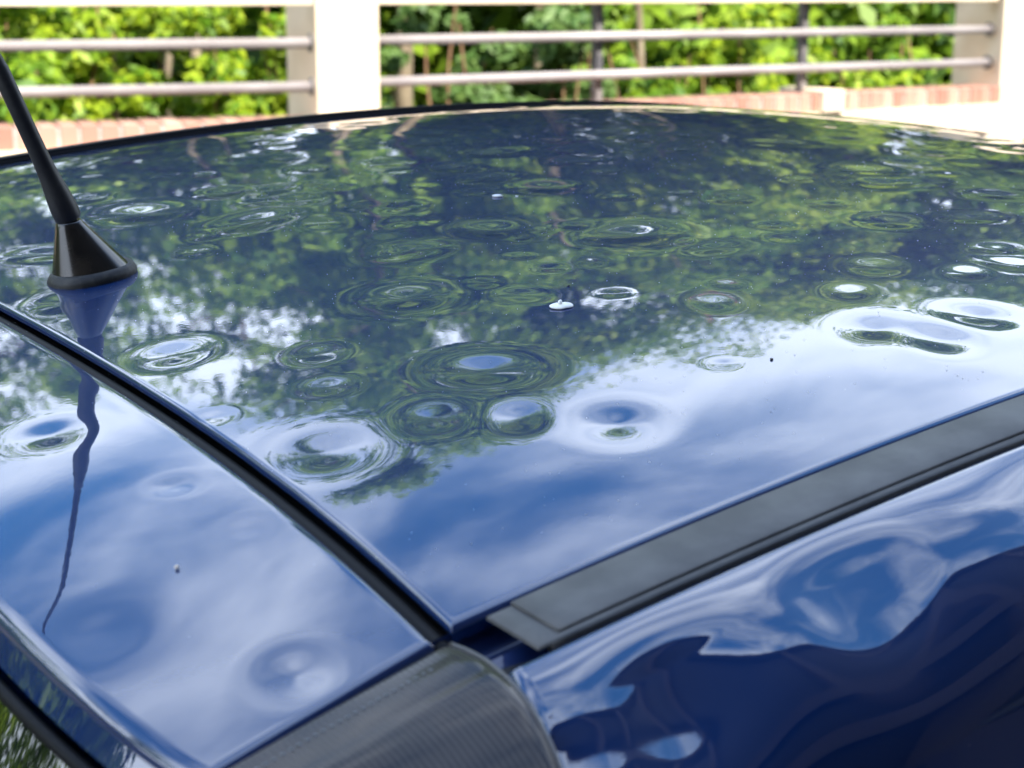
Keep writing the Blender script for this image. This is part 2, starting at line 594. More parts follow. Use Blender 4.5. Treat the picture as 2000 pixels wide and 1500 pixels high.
# the side edges run slightly outward towards the tail
yy = np.tile(vv, (X.shape[0], 1))
spread = .0035 + (-.0105 - np.clip(XS, -.13, 0)) * .14
Y = np.where(yy < W / 2, yy - spread * np.clip(1 - yy / .3, 0, 1), yy + spread * np.clip(1 - (W - yy) / .3, 0, 1))
Z = roof_z(XS, Y) + ROOF_Z + dent_z(XS, Y) * np.clip((-.004 - XS) / .01 + 1, 0, 1) - np.maximum(DR, np.tile(dvv, (X.shape[0], 1))) - .0006
# flowing dents on the tail face
ZF = np.clip((DR - .006) / .02, 0, 1)
X = X + ZF * .0003 * np.sin(Y * 45 + 1.0)
tail_top = grid_obj('tailgate', X, Y, Z, PAINT, car, flip=True)
tail_top['label'] = 'dented blue tailgate top below the roof edge'

# rubber weatherstrip in the gap
n = 160
vline = np.linspace(-.004, W + .004, n)
gx = -.0040 + BOW * ((2 * np.clip(vline, 0, W) / W - 1) ** 2 - 1)
pts = [(gx[i], vline[i], float(roof_z(gx[i], vline[i])) + ROOF_Z - .0108) for i in range(n)]
MB().tube(pts, .0052, 12).build('gap_seal', SEAL, car, True)

# channel below gap and below the side strips
mb = MB()
for i in range(0, n - 1, 4):
    a, c = i, min(i + 4, n - 1)
    va, vc = vline[a], vline[c]
    za, zc_ = [float(roof_z(-.005, t_)) + ROOF_Z - .019 for t_ in (va, vc)]
    vs = [mb.bm.verts.new(p_) for p_ in ((gx[a] - .03, va, za), (gx[a] + .03, va, za), (gx[c] + .03, vc, zc_), (gx[c] - .03, vc, zc_))]
    mb.bm.faces.new(vs)
bmesh.ops.remove_doubles(mb.bm, verts=mb.bm.verts, dist=1e-5)
mb.build('rain_channel', BLACK, car)

# rear window under the tail lip, with its black surround
zl = lambda v: roof_z(-.131, v) + ROOF_Z
vg = np.linspace(-.05, W + .05, 120)
symg = np.minimum(vg, W - vg)
rg = -.134 + .022 * np.exp(-np.maximum(symg + .016, 0) / .055)
ptsz = zl(vg) - .0240
pts = [(rg[i] - .0085, vg[i], ptsz[i]) for i in range(len(vg))]
MB().tube(pts, .0031, 10).build('window_seal', SEAL, tail_top, True)
s = np.linspace(0, 1, 40)
Xg = rg[:, None] - .0105 - .34 * s[None, :] - .06 * s[None, :] ** 2
Yg = np.tile(vg[:, None], (1, 40)) + (vg[:, None] - W / 2) * .22 * s[None, :]
Zg = ptsz[:, None] - .002 - .62 * s[None, :] - .10 * s[None, :] ** 2
Zg = Zg + .0002 * np.sin(Yg * 40) * np.sin(Xg * 35)
grid_obj('rear_window', Xg, Yg, Zg, GLASS, tail_top, flip=True)

# side profile of the body: s runs outwards and down from the roof ditch
RS = .082


def prof(s):
    s = np.asarray(s, float)
    t = np.clip((s - .028) / RS, 0, radians(84))
    ex = np.maximum(s - .028 - RS * radians(84), 0)
    flat = s < .028
    v = np.where(flat, -.004 - s, -.032 - RS * np.sin(t) - ex * sin(radians(6)) * 2.2)
    z = np.where(flat, -.003 - .04 * s ** 2 / .028, -.00412 - RS * (1 - np.cos(t)) - ex)
    ny = np.where(flat, -.1 * s / .028, -np.sin(t))
    nz = np.where(flat, 1, np.cos(t))
    return v, z, ny, nz


# side panel (u, s)
SD = [(.1560, .074, .038, .150), (.085, .150, .040, .08), (.174, .070, .012, .035), (.140, .074, .013, .04),
      (.054, .086, .034, .31), (.012, .083, .016, .12), (.235, .095, .035, -.05), (.30, .07, .04, .05), (.40, .07, .04, .05)]
ps = np.concatenate([np.linspace(.0315, .0375, 6)[:-1], np.arange(.0375, .20, .0016), np.linspace(.20, .66, 24)])
pu = np.concatenate([np.array([-.004, -.0025, -.001, .0004]), np.arange(.002, .46, .002), np.linspace(.46, 1.72, 60)])
Ug, Sg = np.meshgrid(pu, ps, indexing='ij')
v, z, ny, nz = prof(Sg)
D = np.zeros_like(Ug)
for u_, s_, sg, k in SD:
    D -= k * sg * np.exp(-((Ug - u_) ** 2 + (Sg - s_) ** 2) / sg ** 2)
for i_, (f, a, ph) in enumerate(WAVES[:8]):
    D += .00003 * np.sin(f * 3 * (Ug * cos(a) + Sg * sin(a)) + ph) * np.clip((Sg - .04) / .04, 0, 1)
RD = np.sqrt(((Ug - .156) / 1.15) ** 2 + (Sg - .068) ** 2)
D += .00026 * np.exp(-((RD - .038) / .007) ** 2) - .00014 * np.exp(-((RD - .024) / .006) ** 2)
D -= 5.0 * np.maximum(.032 - Ug, 0) ** 2 * np.clip((Sg - .045) / .03, 0, 1)
kk = np.clip((Sg - .0375) / .026, 0, 1)
D *= (kk * kk * (3 - 2 * kk)) * .35 + kk * .65
# rolled front edge by the strip and rear edge by the lamp
e1 = np.clip((.0375 - Sg) / .006, 0, 1)
e2 = np.clip((.002 - Ug) / .006, 0, 1)
D -= .006 * e1 ** 2 + .006 * e2 ** 2
uf = -.0125 * np.clip((Sg - .036) / .064, 0, 3) ** 1.0
fade = np.clip(1 - (Ug - .0) / .08, 0, 1)
Xp = Ug + uf * fade
zb = roof_z(Xp, 0 * Xp)
Yp = v + D * ny
Zp = zb + z + D * nz + ROOF_Z
side_p = grid_obj('side_panel', Xp, Yp, Zp, PAINT, car, flip=False)
side_p['label'] = 'blue rear quarter with one big double dent'
# far side, undamaged
v2, z2, _, _ = prof(Sg[::6, ::4])
Ugc = Ug[::6, ::4]
grid_obj('side_panel', Ugc, W - v2, roof_z(Ugc, 0 * Ugc + W) + z2 + ROOF_Z, PAINT, car, flip=True)

# roof ditch strips: grey upper strip on a wider under-strip


def strip(v0, v1, u0, u1, h, thick, name, parent, mt, far=False, bev=.0006):
    us = np.concatenate([np.arange(u0, .5, .012), np.linspace(.5, u1, 50)])
    cross = [(v0, -thick), (v0, -bev), (v0 - bev if v1 < v0 else v0 + bev, 0), (v1 + bev if v1 < v0 else v1 - bev, 0), (v1, -bev), (v1, -thick)]
    Xs = np.tile(us[:, None], (1, 6))
    Ys = np.tile(np.array([c[0] for c in cross])[None, :], (len(us), 1))
    if far:
        Ys = W - Ys
    zz = roof_z(Xs, 0 * Xs + (W if far else 0)) + ROOF_Z
    tilt = (Ys if not far else W - Ys) * .06
    Zs = zz + h + tilt + np.array([c[1] for c in cross])[None, :]
    V = np.stack([Xs, Ys, Zs], -1).reshape(-1, 3)
    F = grid_faces(len(us), 6, flip=not far)
    me = np_mesh(name, V, F)
    o = link_obj(name, me, mt, parent)
    # end cap
    bm = bmesh.new()
    bm.from_mesh(me)
    bm.verts.ensure_lookup_table()
    bm.faces.new([bm.verts[i] for i in range(6)])
    bmesh.ops.recalc_face_normals(bm, faces=bm.faces)
    bm.to_mesh(me)
    bm.free()
    return o


under = strip(-.0015, -.0352, .0155, 1.72, -.0014, .0016, 'roof_trim', car, TRIM)
strip(-.0012, -.0325, .0275, 1.72, .0002, .0012, 'trim_cover', under, TRIM)
under2 = strip(-.0015, -.034, -.02, 1.72, .0028, .010, 'roof_trim', car, FARTRIM, far=True)
strip(-.004, -.030, -.02, 1.72, .0060, .0032, 'trim_cover', under2, FARTRIM, far=True)
# ditch under the near strip
usd = np.linspace(-.012, 1.72, 120)
cs = [(.002, -.004), (.001, -.017), (-.014, -.018), (-.018, -.011), (-.022, -.018), (-.040, -.024), (-.046, -.010)]
Xs = np.tile(usd[:, None], (1, len(cs)))
Ys = np.tile(np.array([c[0] for c in cs])[None, :], (len(usd), 1))
Zs = roof_z(Xs, 0 * Xs) + ROOF_Z + np.array([c[1] for c in cs])[None, :]
grid_obj('roof_ditch', Xs, Ys, Zs, DITCHPAINT, car, smooth=False)
MB().tube([(float(u_), -.034, float(roof_z(u_, 0.0)) + ROOF_Z - .0065) for u_ in np.linspace(.022, 1.72, 90)], .0030, 8).build('strip_seal', RUBBER, car, True)
MB().box((-.006, -.044, ROOF_Z - .030), (.05, -.024, ROOF_Z - .0115)).build('ditch_plug', BLACK, car)
MB().box((-.02, -.05, ROOF_Z - .05), (.1, .0, ROOF_Z - .03)).build('corner_bracket', BLACK, car)

# tail lamp
ls = np.concatenate([np.linspace(.0, .004, 4), np.arange(.006, .21, .002)])
lq = np.concatenate([np.array([0, .004, .008, .014]), np.linspace(.02, 1, 70)])
lfs = np.array([0, .01, .02, .03, .045, .06, .08, .10, .13, .17, .22])
lfu = np.array([-.004, -.0025, -.0020, -.0030, -.0050, -.0072, -.0105, -.0145, -.022, -.034, -.05])
Q, Sq = np.meshgrid(lq, ls, indexing='ij')
uf = np.interp(Sq, lfs, lfu)
Xl = uf + (-.30 - uf) * Q
sh = np.clip((-.0105 - Xl), 0, .13) * .14                # its inner edge follows the tailgate edge
v, z, ny, nz = prof(Sq)
inner = np.clip(1 - Sq / .06, 0, 1)
Yl = v - sh * inner
tailfall = np.clip(-.125 - Xl, 0, 1)
Zl = roof_z(Xl, 0 * Xl) + z + ROOF_Z - .0004 - 2.2 * tailfall ** 1.5
edge = np.exp(-(Xl - uf) ** 2 / .0025 ** 2)
Zl -= edge * .0015 * nz
Yl -= edge * .0015 * ny
e3 = np.clip((.0025 - Sq) / .0025, 0, 1)
Zl -= e3 * .0025
lamp = grid_obj('tail_lamp', Xl, Yl, Zl, LENS, car, flip=True)
lamp['label'] = 'scuffed smoked tail lamp with fine ribs'
# rim that edges the lens
pts = []
for s_ in np.linspace(0.0, .17, 60):
    v_, z_, ny_, nz_ = prof(s_)
    u_ = float(np.interp(s_, lfs, lfu))
    inn = max(0, 1 - s_ / .06)
    pts.append((u_ + .0006, float(v_) + float(ny_) * -.0008, float(roof_z(u_, 0.0) + z_) + ROOF_Z - .0004 - .0016))
MB().tube(pts, .0009, 8).build('lens_rim', RIM, lamp, True)
# row of small prisms inside the lens edge
mb = MB()
for k in range(34):
    u_ = -.022 - k * .0036
    s_ = .0125 + .00006 * k
    v_, z_, _, _ = prof(s_)
    inn = 1 - s_ / .06
    y_ = float(v_) - (max(0, -.0105 - u_) * .14) * inn
    z_ = float(roof_z(u_, 0.0) + z_) + ROOF_Z - .0004 + .00010
    mb.box((u_ - .0009, y_ - .0006, z_ - .0004), (u_ + .0009, y_ + .0006, z_ + .0002))
PRISM, _, _ = mat('prism', (.14, .145, .16), .4)
mb.build('prism_row', PRISM, lamp)
# dark gap body behind lamp and panel
us = np.linspace(-.28, .03, 40)
ss = np.linspace(-.004, .30, 30)
A, B_ = np.meshgrid(us, ss, indexing='ij')
v, z, ny, nz = prof(np.maximum(B_, 0))
tf = np.clip(-.125 - A, 0, 1)
grid_obj('lamp_housing', A, v - ny * .014 * -1 * -1 + .0, roof_z(A, 0 * A) + z - .016 * np.maximum(nz, .3) + ROOF_Z - 2.2 * tf ** 1.5, BLACK, car, flip=True)
# far side lamp, same form mirrored
me = lamp.data.copy()
co = np.empty(len(me.vertices) * 3, np.float32)
me.vertices.foreach_get('co', co)
co = co.reshape(-1, 3)
co[:, 1] = W - co[:, 1]
co[:, 2] += TV * W
me.vertices.foreach_set('co', co.ravel())
me.flip_normals()
link_obj('tail_lamp', me, None, car)

# lower body, windscreen, bonnet, wheels: the rest of the car stands where it must
body = MB()
bw0, bw1 = -.245, W + .245


def loft(mb, secs):
    rings = [[mb.bm.verts.new(p) for p in s_] for s_ in secs]
    nn_ = len(rings[0])
    for r0, r1 in zip(rings, rings[1:]):
        for k in range(nn_):
            mb.bm.faces.new((r0[k], r0[(k + 1) % nn_], r1[(k + 1) % nn_], r1[k]))
    mb.bm.faces.new(rings[0])
    mb.bm.faces.new(rings[-1][::-1])


def sec(x, w, z0, z1, r=.06):
    a, c = W / 2 - w, W / 2 + w
    return [(x, a + r, z0), (x, a, z0 + r), (x, a, z1 - r), (x, a + r, z1), (x, c - r, z1), (x, c, z1 - r), (x, c, z0 + r), (x, c - r, z0)]


loft(body, [sec(-.62, .66, .30, .92, .05), sec(-.56, .78, .24, .98), sec(-.3, .80, .2, .98), sec(1.0, .80, .18, .96), sec(2.3, .80, .18, .94),
            sec(3.0, .77, .2, .86), sec(3.30, .70, .25, .74), sec(3.38, .60, .32, .62)])
o = body.build('lower_body', PAINT, car)
bv = o.modifiers.new('bevel', 'BEVEL')
bv.width = .02
bv.segments = 3
# windscreen
s = np.linspace(0, 1, 12)
vw = np.linspace(-.0, W, 20)
S_, V_ = np.meshgrid(s, vw, indexing='ij')
z0 = roof_z(1.70 + 0 * V_, V_) + ROOF_Z - .004
Xw = 1.70 + .80 * S_
grid_obj('windscreen', Xw, W / 2 + (V_ - W / 2) * (1 + .2 * S_), z0 + (.93 - z0) * S_ + .04 * np.sin(S_ * pi), GLASS, car)
for f in (0, 1):
    mb = MB()
    y0, y1 = (-.02, -.14) if f == 0 else (W + .02, W + .14)
    zt = float(roof_z(1.70, 0 if f == 0 else W)) + ROOF_Z - .02
    mb.tube([(1.66, y0, zt), (2.1, (y0 + y1) / 2, zt - .17), (2.50, y1, .93)], .028, 8)
    mb.build('windscreen_pillar', PAINT, car, True)
for x in (.10, 2.55):
    for f in (0, 1):
        y = bw0 - .005 if f == 0 else bw1 + .005
        sgn = -1 if f == 0 else 1
        mb = MB()
        mb.tube([(x, y - sgn * .17, .30), (x, y - sgn * .16, .30), (x, y - sgn * .012, .30), (x, y, .30)], [.27, .295, .295, .27], 36)
        tyre = mb.build('wheel', BLACK, car, False)
        mb = MB()
        mb.tube([(x, y - sgn * .02, .30), (x, y + sgn * .006, .30)], [.19, .18], 30)
        for k in range(5):
            a = k * 2 * pi / 5
            mb.tube([(x, y + sgn * .008, .30), (x + .17 * cos(a), y + sgn * .012, .30 + .17 * sin(a))], .018, 6)
        mb.build('rim', STEEL, tyre)

# ------------------------------------------------------------------ roof antenna
ax, ay = .0885, .55
az = float(roof_z(ax, ay)) + ROOF_Z
ant = empty('antenna', (0, 0, 0))
ant.parent = car


def ring(cx, cy, cz, a, bb, tx=0., n=48, p=2.2):
    out = []
    for k in range(n):
        t_ = k * 2 * pi / n
        c_, s_ = cos(t_), sin(t_)
        ex = math.copysign(abs(c_) ** (2 / p), c_)
        ey = math.copysign(abs(s_) ** (2 / p), s_)
        out.append((cx + a * ex, cy + bb * ey, cz + tx * a * ex))
    return out


def ringmesh(name, rings, mt, parent, cap0=False, cap1=True):
    mb = MB()
    R_ = [[mb.bm.verts.new(p_) for p_ in r_] for r_ in rings]
    n_ = len(R_[0])
    for r0, r1 in zip(R_, R_[1:]):
        for k in range(n_):
            mb.bm.faces.new((r0[k], r0[(k + 1) % n_], r1[(k + 1) % n_], r1[k]))
    if cap1:
        mb.bm.faces.new(R_[-1])
    if cap0:
        mb.bm.faces.new(R_[0][::-1])
    return mb.build(name, mt, parent, True)


sl = .135
ringmesh('gasket', [ring(ax, ay, az - .002, .0288, .0260, sl), ring(ax, ay, az + .0012, .0296, .0266, sl), ring(ax, ay, az + .0030, .0290, .0260, sl),
                    ring(ax, ay, az + .0052, .0276, .0246, sl), ring(ax, ay, az + .0068, .0262, .0230, sl), ring(ax, ay, az + .0060, .024, .021, sl)], GASK, ant)
tx, ty, tz = ax - .0135, ay + .000, az + .0375
rings = [ring(ax - .0005, ay, az + .004, .0258, .0228, sl)]
for k in range(1, 12):
    f = k / 11
    rings.append(ring(ax - .0005 + (tx - ax) * f, ay, az + .004 + (tz - az - .004) * f, .0258 + (.0086 - .0258) * f, .0228 + (.0086 - .0228) * f, sl * (1 - f) + .1 * f))
rings.append(ring(tx - .0004, ay, tz + .0012, .0078, .0078, .1))
rings.append(ring(tx - .0006, ay, tz + .0014, .0050, .0050, .1))
ringmesh('cone', rings, CONE, ant)
md = Vector((-.0475, .002, .119)).normalized()
base = Vector((tx + .0002, ay, tz + .0005))
prof_m = [(0, .0045), (.001, .0075), (.003, .0088), (.010, .0090), (.018, .0084), (.030, .0070), (.045, .0060), (.07, .0057), (.108, .0058), (.109, .0054), (.114, .0050), (.124, .0036), (.130, .0033)]
MB().tube([base + md * a for a, _ in prof_m], [r for _, r in prof_m], 28).build('mast_boot', MASTB, ant, True)
MB().tube([base + md * .128, base + md * .2, base + md * .36], [.0025, .0022, .0018], 14).build('mast', MASTB, ant, True)

# ------------------------------------------------------------------ bits lying on the paint


def on_roof(u, v):
    X_ = np.array([u]); Y_ = np.array([v])
    return float(roof_z(X_, Y_)[0] + dent_z(X_, Y_)[0]) + ROOF_Z


PETAL, nt, b = mat('dry_petal', (.75, .70, .55), .7)
noise_col(nt, b, (.78, .72, .55), (.9, .88, .8), 300, lo=.2, hi=.5)
u_, v_ = .2529, .2517
mb = MB()
nn_ = 24
c = mb.bm.verts.new((u_, v_, on_roof(u_, v_) + .0016))
rim = []
for k in range(nn_):
    a = k * 2 * pi / nn_
    rr_ = .0062 * (1 + .16 * cos(2 * a + .6) + .05 * sin(5 * a))
    rim.append(mb.bm.verts.new((u_ + rr_ * cos(a), v_ + rr_ * sin(a), on_roof(u_, v_) + .0012 + .0001 * sin(3 * a) + .13 * rr_ * (cos(a) * .58 + sin(a) * .78))))
for k in range(nn_):
    mb.bm.faces.new((c, rim[k], rim[(k + 1) % nn_]))
ext = bmesh.ops.extrude_face_region(mb.bm, geom=list(mb.bm.faces))
for e in ext['geom']:
    if isinstance(e, bmesh.types.BMVert):
        e.co.z -= .0007
mb.tube([(u_ - .001, v_ + .001, on_roof(u_, v_) + .0015), (u_ + .0005, v_ + .002, on_roof(u_, v_) + .0028), (u_ + .0012, v_ + .002, on_roof(u_, v_) + .0038)], [.0013, .0014, .0006], 8)
o = mb.build('dry_petal', PETAL, None, True)
tag(o, 'cream dried petal with short stalk lying on the middle of the blue roof', 'petal')
BIRD, _, _ = mat('white_speck', (.8, .8, .78), .6)
SEEDM, _, _ = mat('tan_seed', (.75, .62, .48), .7)
DARKM, _, _ = mat('dark_grit', (.02, .02, .02), .7)


def speck(name, u, v, r, mt, lab, cat, h=.5, z=None):
    bm = bmesh.new()
    bmesh.ops.create_icosphere(bm, subdivisions=2, radius=r)
    for q_ in bm.verts:
        q_.co *= 1 + .12 * sin(q_.co.x * 3100 + q_.co.y * 1900)
        q_.co.z *= h
    me = bpy.data.meshes.new(name)
    bm.to_mesh(me)
    bm.free()
    o = link_obj(name, me, mt, None, True)
    o.location = (u, v, (z if z is not None else on_roof(u, v)) + r * h * .6)
    return tag(o, lab, cat)


speck('white_dropping', .4063, .5249, .0042, BIRD, 'small white dropping on dark far part of the roof', 'dropping', .25)
speck('dropping_dot', .4163, .5140, .0012, BIRD, 'tiny white dot just right of the small white dropping', 'dropping', .4)
speck('brown_seed', -.0631, .1122, .0010, SEEDM, 'tiny tan seed on the blue tailgate top', 'seed', .8)
speck('dark_grit', .2803, .1067, .0009, DARKM, 'black grit grain on the bright sky reflection right of the petal', 'grit', .8)
speck('dark_grit', .2820, .2820, .0008, DARKM, 'dark grit grain just beyond the cream petal', 'grit', .8)

# fine dust grains scattered over the paint
gm = MB()
for _ in range(1300):
    u_ = rng.uniform(.0, .75)
    v_ = rng.uniform(.02, .75)
    r_ = rng.uniform(.00018, .00042) * (1 + .6 * u_)
    z_ = on_roof(u_, v_)
    a = rng.uniform(0, 6)
    vs = [gm.bm.verts.new((u_ + r_ * cos(a + k * 2.09), v_ + r_ * sin(a + k * 2.09), z_ + .00005)) for k in range(3)] + [gm.bm.verts.new((u_, v_, z_ + r_ * .9))]
    for tri in ((0, 1, 3), (1, 2, 3), (2, 0, 3)):
        gm.bm.faces.new([vs[i] for i in tri])
DUSTM, _, _ = mat('dust_grain', (.6, .6, .55), .8)
tag(gm.build('roof_dust', DUSTM), 'fine pale dust grains lying on the blue paint', 'dust', kind='stuff')

# ------------------------------------------------------------------ railing, wall and pillars
EYE = CAM.z
A0, A1 = bgp(-1.86, 6.27), bgp(-.79, 6.67)
B0, B1 = bgp(-.53, 7.0), bgp(2.45, 8.9)


def frame_along(p0, p1):
    d = (p1 - p0).normalized()
    nrm = Vector((-d.y, d.x, 0))
    M_ = Matrix(((d.x, nrm.x, 0, p0.x), (d.y, nrm.y, 0, p0.y), (0, 0, 1, 0), (0, 0, 0, 1)))
    return M_, (p1 - p0).length


MA, LA = frame_along(A0, A1)
MBm, LB = frame_along(B0, B1)
RAILZ = [EYE - .079 + .06, EYE - .222, EYE - .390, EYE - .558]


def railing(M_, x0, x1, posts, lab, top_lab):
    root = empty('steel_railing', M_ @ Vector((x0, 0, 0)), lab, 'railing', 'railing sections between the white pillars')
    inv = Matrix.Translation(-root.location)
    for i, z_ in enumerate(RAILZ[1:]):
        mb = MB()
        mb.tube([inv @ M_ @ Vector((x0, 0, z_)), inv @ M_ @ Vector((x1, 0, z_))], .0205, 16)
        rail_ = mb.build('rail', BEIGE, root, True)
        for xe in (x0 + .004, x1 - .004):
            mb = MB()
            mb.tube([inv @ M_ @ Vector((xe - .003, 0, z_)), inv @ M_ @ Vector((xe + .003, 0, z_))], .036, 16)
            mb.build('flange', STEEL, rail_)
    mb = MB()
    mb.box((x0, -.05, RAILZ[0] - .06), (x1, .05, RAILZ[0] + .06), inv @ M_, .006)
    mb.build('handrail', PLASTER, root)
    for px in posts:
        mb = MB()
        mb.box((px - .017, .03, 1.09), (px + .017, .075, RAILZ[0] - .062), inv @ M_, .003)
        mb.build('post', STEEL, root)
        for z_ in RAILZ[1:]:
            mb = MB()
            mb.box((px - .012, .012, z_ - .012), (px + .012, .031, z_ + .012), inv @ M_)
            mb.build('bracket', STEEL, root)
    return root


def xalong(p0, p1, px_):
    """distance along the line p0-p1 where its direction from the viewer has the given sideways slope"""
    k = (px_ - 1000) / 3377
    for i in range(2000):
        t_ = i / 2000 * 8 - 1
        p_ = p0 + (p1 - p0).normalized() * t_ - CAM
        if p_.dot(RH) / p_.dot(GH) >= k:
            return t_
    return 0


xa1 = xalong(A0, A1, 603)
xb1 = xalong(B0, B1, 1938)
railing(MA, -4.2, xa1, [-2.6], 'pale steel railing left of the first white pillar', None)
railing(MBm, -.04, xb1, [xalong(B0, B1, 1181), xalong(B0, B1, 1586)], 'pale steel railing right of the first white pillar, on two dark posts', None)
railing(MBm, xb1 + .32, xb1 + 4.5, [xb1 + 1.6, xb1 + 3.0], 'pale steel railing beyond the second white pillar at the right edge', None)

# pillars
x_l = xalong(A0, A1, 614)
px0 = A0 + (A1 - A0).normalized() * x_l


def pillar(M_, x0, x1, y0, y1, lab):
    root = empty('square_pillar', M_ @ Vector(((x0 + x1) / 2, (y0 + y1) / 2, 0)), lab, 'pillar', 'white pillars of the railing')
    inv = Matrix.Translation(-root.location)
    MB().box((x0, y0, 0), (x1, y1, 1.93), inv @ M_, .006).build('shaft', PLASTER, root)
    MB().box((x0 - .03, y0 - .03, 1.932), (x1 + .03, y1 + .03, 1.99), inv @ M_, .008).build('cap_stone', PLASTER, root)
    return root


pillar(MBm, -.325, -.045, -.06, .22, 'white plastered pillar left of centre, standing between two railing sections')
pillar(MBm, xb1 + .04, xb1 + .33, -.06, .28, 'white plastered pillar at the right edge of the view')

# low white wall with a brick-on-edge coping
brick_me = None


def wall(M_, x0, x1, lab, skip=()):
    root = empty('low_wall', M_ @ Vector((x0, 0, 0)), lab, 'wall', 'low walls under the railing')
    inv = Matrix.Translation(-root.location)
    MB().box((x0, -.10, 0), (x1, .18, 1.068), inv @ M_).build('wall_body', PLASTER, root)
    MB().box((x0 + .004, -.066, 1.069), (x1 - .004, .148, 1.142), inv @ M_).build('mortar_bed', MORTAR, root)
    global brick_me
    n_ = int((x1 - x0) / .0765)
    R3 = M_.to_3x3().to_4x4()
    for k in range(n_):
        xc = x0 + (k + .5) * (x1 - x0) / n_
        if any(a < xc < b_ for a, b_ in skip):
            continue
        if brick_me is None:
            o_ = MB().box((-.0325, -.115, -.0425), (.0325, .115, .0425), None, .004).build('brick', BRICK, root)
            brick_me = o_.data
        else:
            o_ = bpy.data.objects.new('brick', brick_me)
            COL.objects.link(o_)
            o_.parent = root
        o_.matrix_local = inv @ M_ @ Matrix.Translation((xc, .04 + random.uniform(-.003, .003), 1.1115 + random.uniform(-.002, .002))) @ Matrix.Rotation(random.uniform(-.02, .02), 4, 'Z')
    for a, b_ in skip:
        MB().box((a - .01, -.125, 1.070), (b_ + .01, .205, 1.175), inv @ M_, .006).build('post_block', PLASTER, root)
    return root


pb = xalong(B0, B1, 1600)
wall(MA, -4.2, x_l - .005, 'low white wall with red brick coping, left of the first pillar')
wall(MBm, -.04, xb1 + .035, 'low white wall with red brick coping and a white post block, right of the first pillar', skip=((pb - .045, pb + .07),))
wall(MBm, xb1 + .335, xb1 + 4.5, 'low white wall with red brick coping beyond the right edge pillar')

# ------------------------------------------------------------------ building on the photographer's side, which keeps the sun off the car
bld = empty('parking_building', (0, -4.0, 0), 'dark brown concrete building behind the photographer, mirrored in the car side', 'building')
BH = 11.0


def bpart(name, lo, hi, mt):
    return MB().box((lo[0], lo[1] + 4.0, lo[2]), (hi[0], hi[1] + 4.0, hi[2])).build(name, mt, bld)


bpart('wall', (-12, -9.0, 0), (16, -4.35, BH - .3), BLACK)  # matt black colour stands in for the shaded interior between the columns
for k in range(8):
    x = -11.8 + k * 3.9
    bpart('column', (x, -4.34, 0), (x + .45, -4.0, BH - .31), CONC)
for z_ in (1.9, 4.2):
    bpart('spandrel', (-12, -4.33, z_), (16, -3.995, z_ + .75), CONC)
bpart('parapet', (-12.1, -9.1, BH - .3), (16.1, -3.9, BH), CONC)

# ------------------------------------------------------------------ trees and shrubs
LIMIT = 0


def leaves_mesh(name, centers, radii, n, size, squash=.8, seed=0, up=.6):
    g = np.random.default_rng(seed)
    k = g.integers(0, len(centers), n)
    c = np.array(centers)[k]
    r = np.array(radii)[k]
    d = g.normal(size=(n, 3))
    d /= np.linalg.norm(d, axis=1, keepdims=True)
    rad_ = r * g.uniform(.35, 1.0, n) ** .6
    P = c + d * rad_[:, None] * np.array([1, 1, squash])
    nrm = d * .6 + g.normal(size=(n, 3)) * .55 + np.array([0, -.55, up])
    nrm /= np.linalg.norm(nrm, axis=1, keepdims=True)
    t_ = np.cross(nrm, g.normal(size=(n, 3)))
    t_ /= np.linalg.norm(t_, axis=1, keepdims=True)
    b_ = np.cross(nrm, t_)
    L_ = size * g.uniform(.6, 1.25, n)[:, None]
    w_ = L_ * g.uniform(.38, .5, n)[:, None]
    fold = nrm * L_ * .12
    p0 = P - t_ * L_ * .5
    p1 = P + b_ * w_ * .5 - fold * .0 + nrm * L_ * .08 - t_ * L_ * .08
    p2 = P + t_ * L_ * .5 - nrm * L_ * .12
    p3 = P - b_ * w_ * .5 + nrm * L_ * .08 - t_ * L_ * .08
    V = np.stack([p0, p1, p2, p3], 1).reshape(-1, 3)
    F = np.arange(4 * n).reshape(-1, 4)
    return np_mesh(name, V, F)


def limb_pts(p0, p1, g, wob, n=7):
    out = []
    for i in range(n):
        f = i / (n - 1)
        p = Vector(p0).lerp(Vector(p1), f)
        k = sin(f * pi) * wob
        out.append(p + Vector((g.normal() * k, g.normal() * k, g.normal() * k * .4)))
    return out


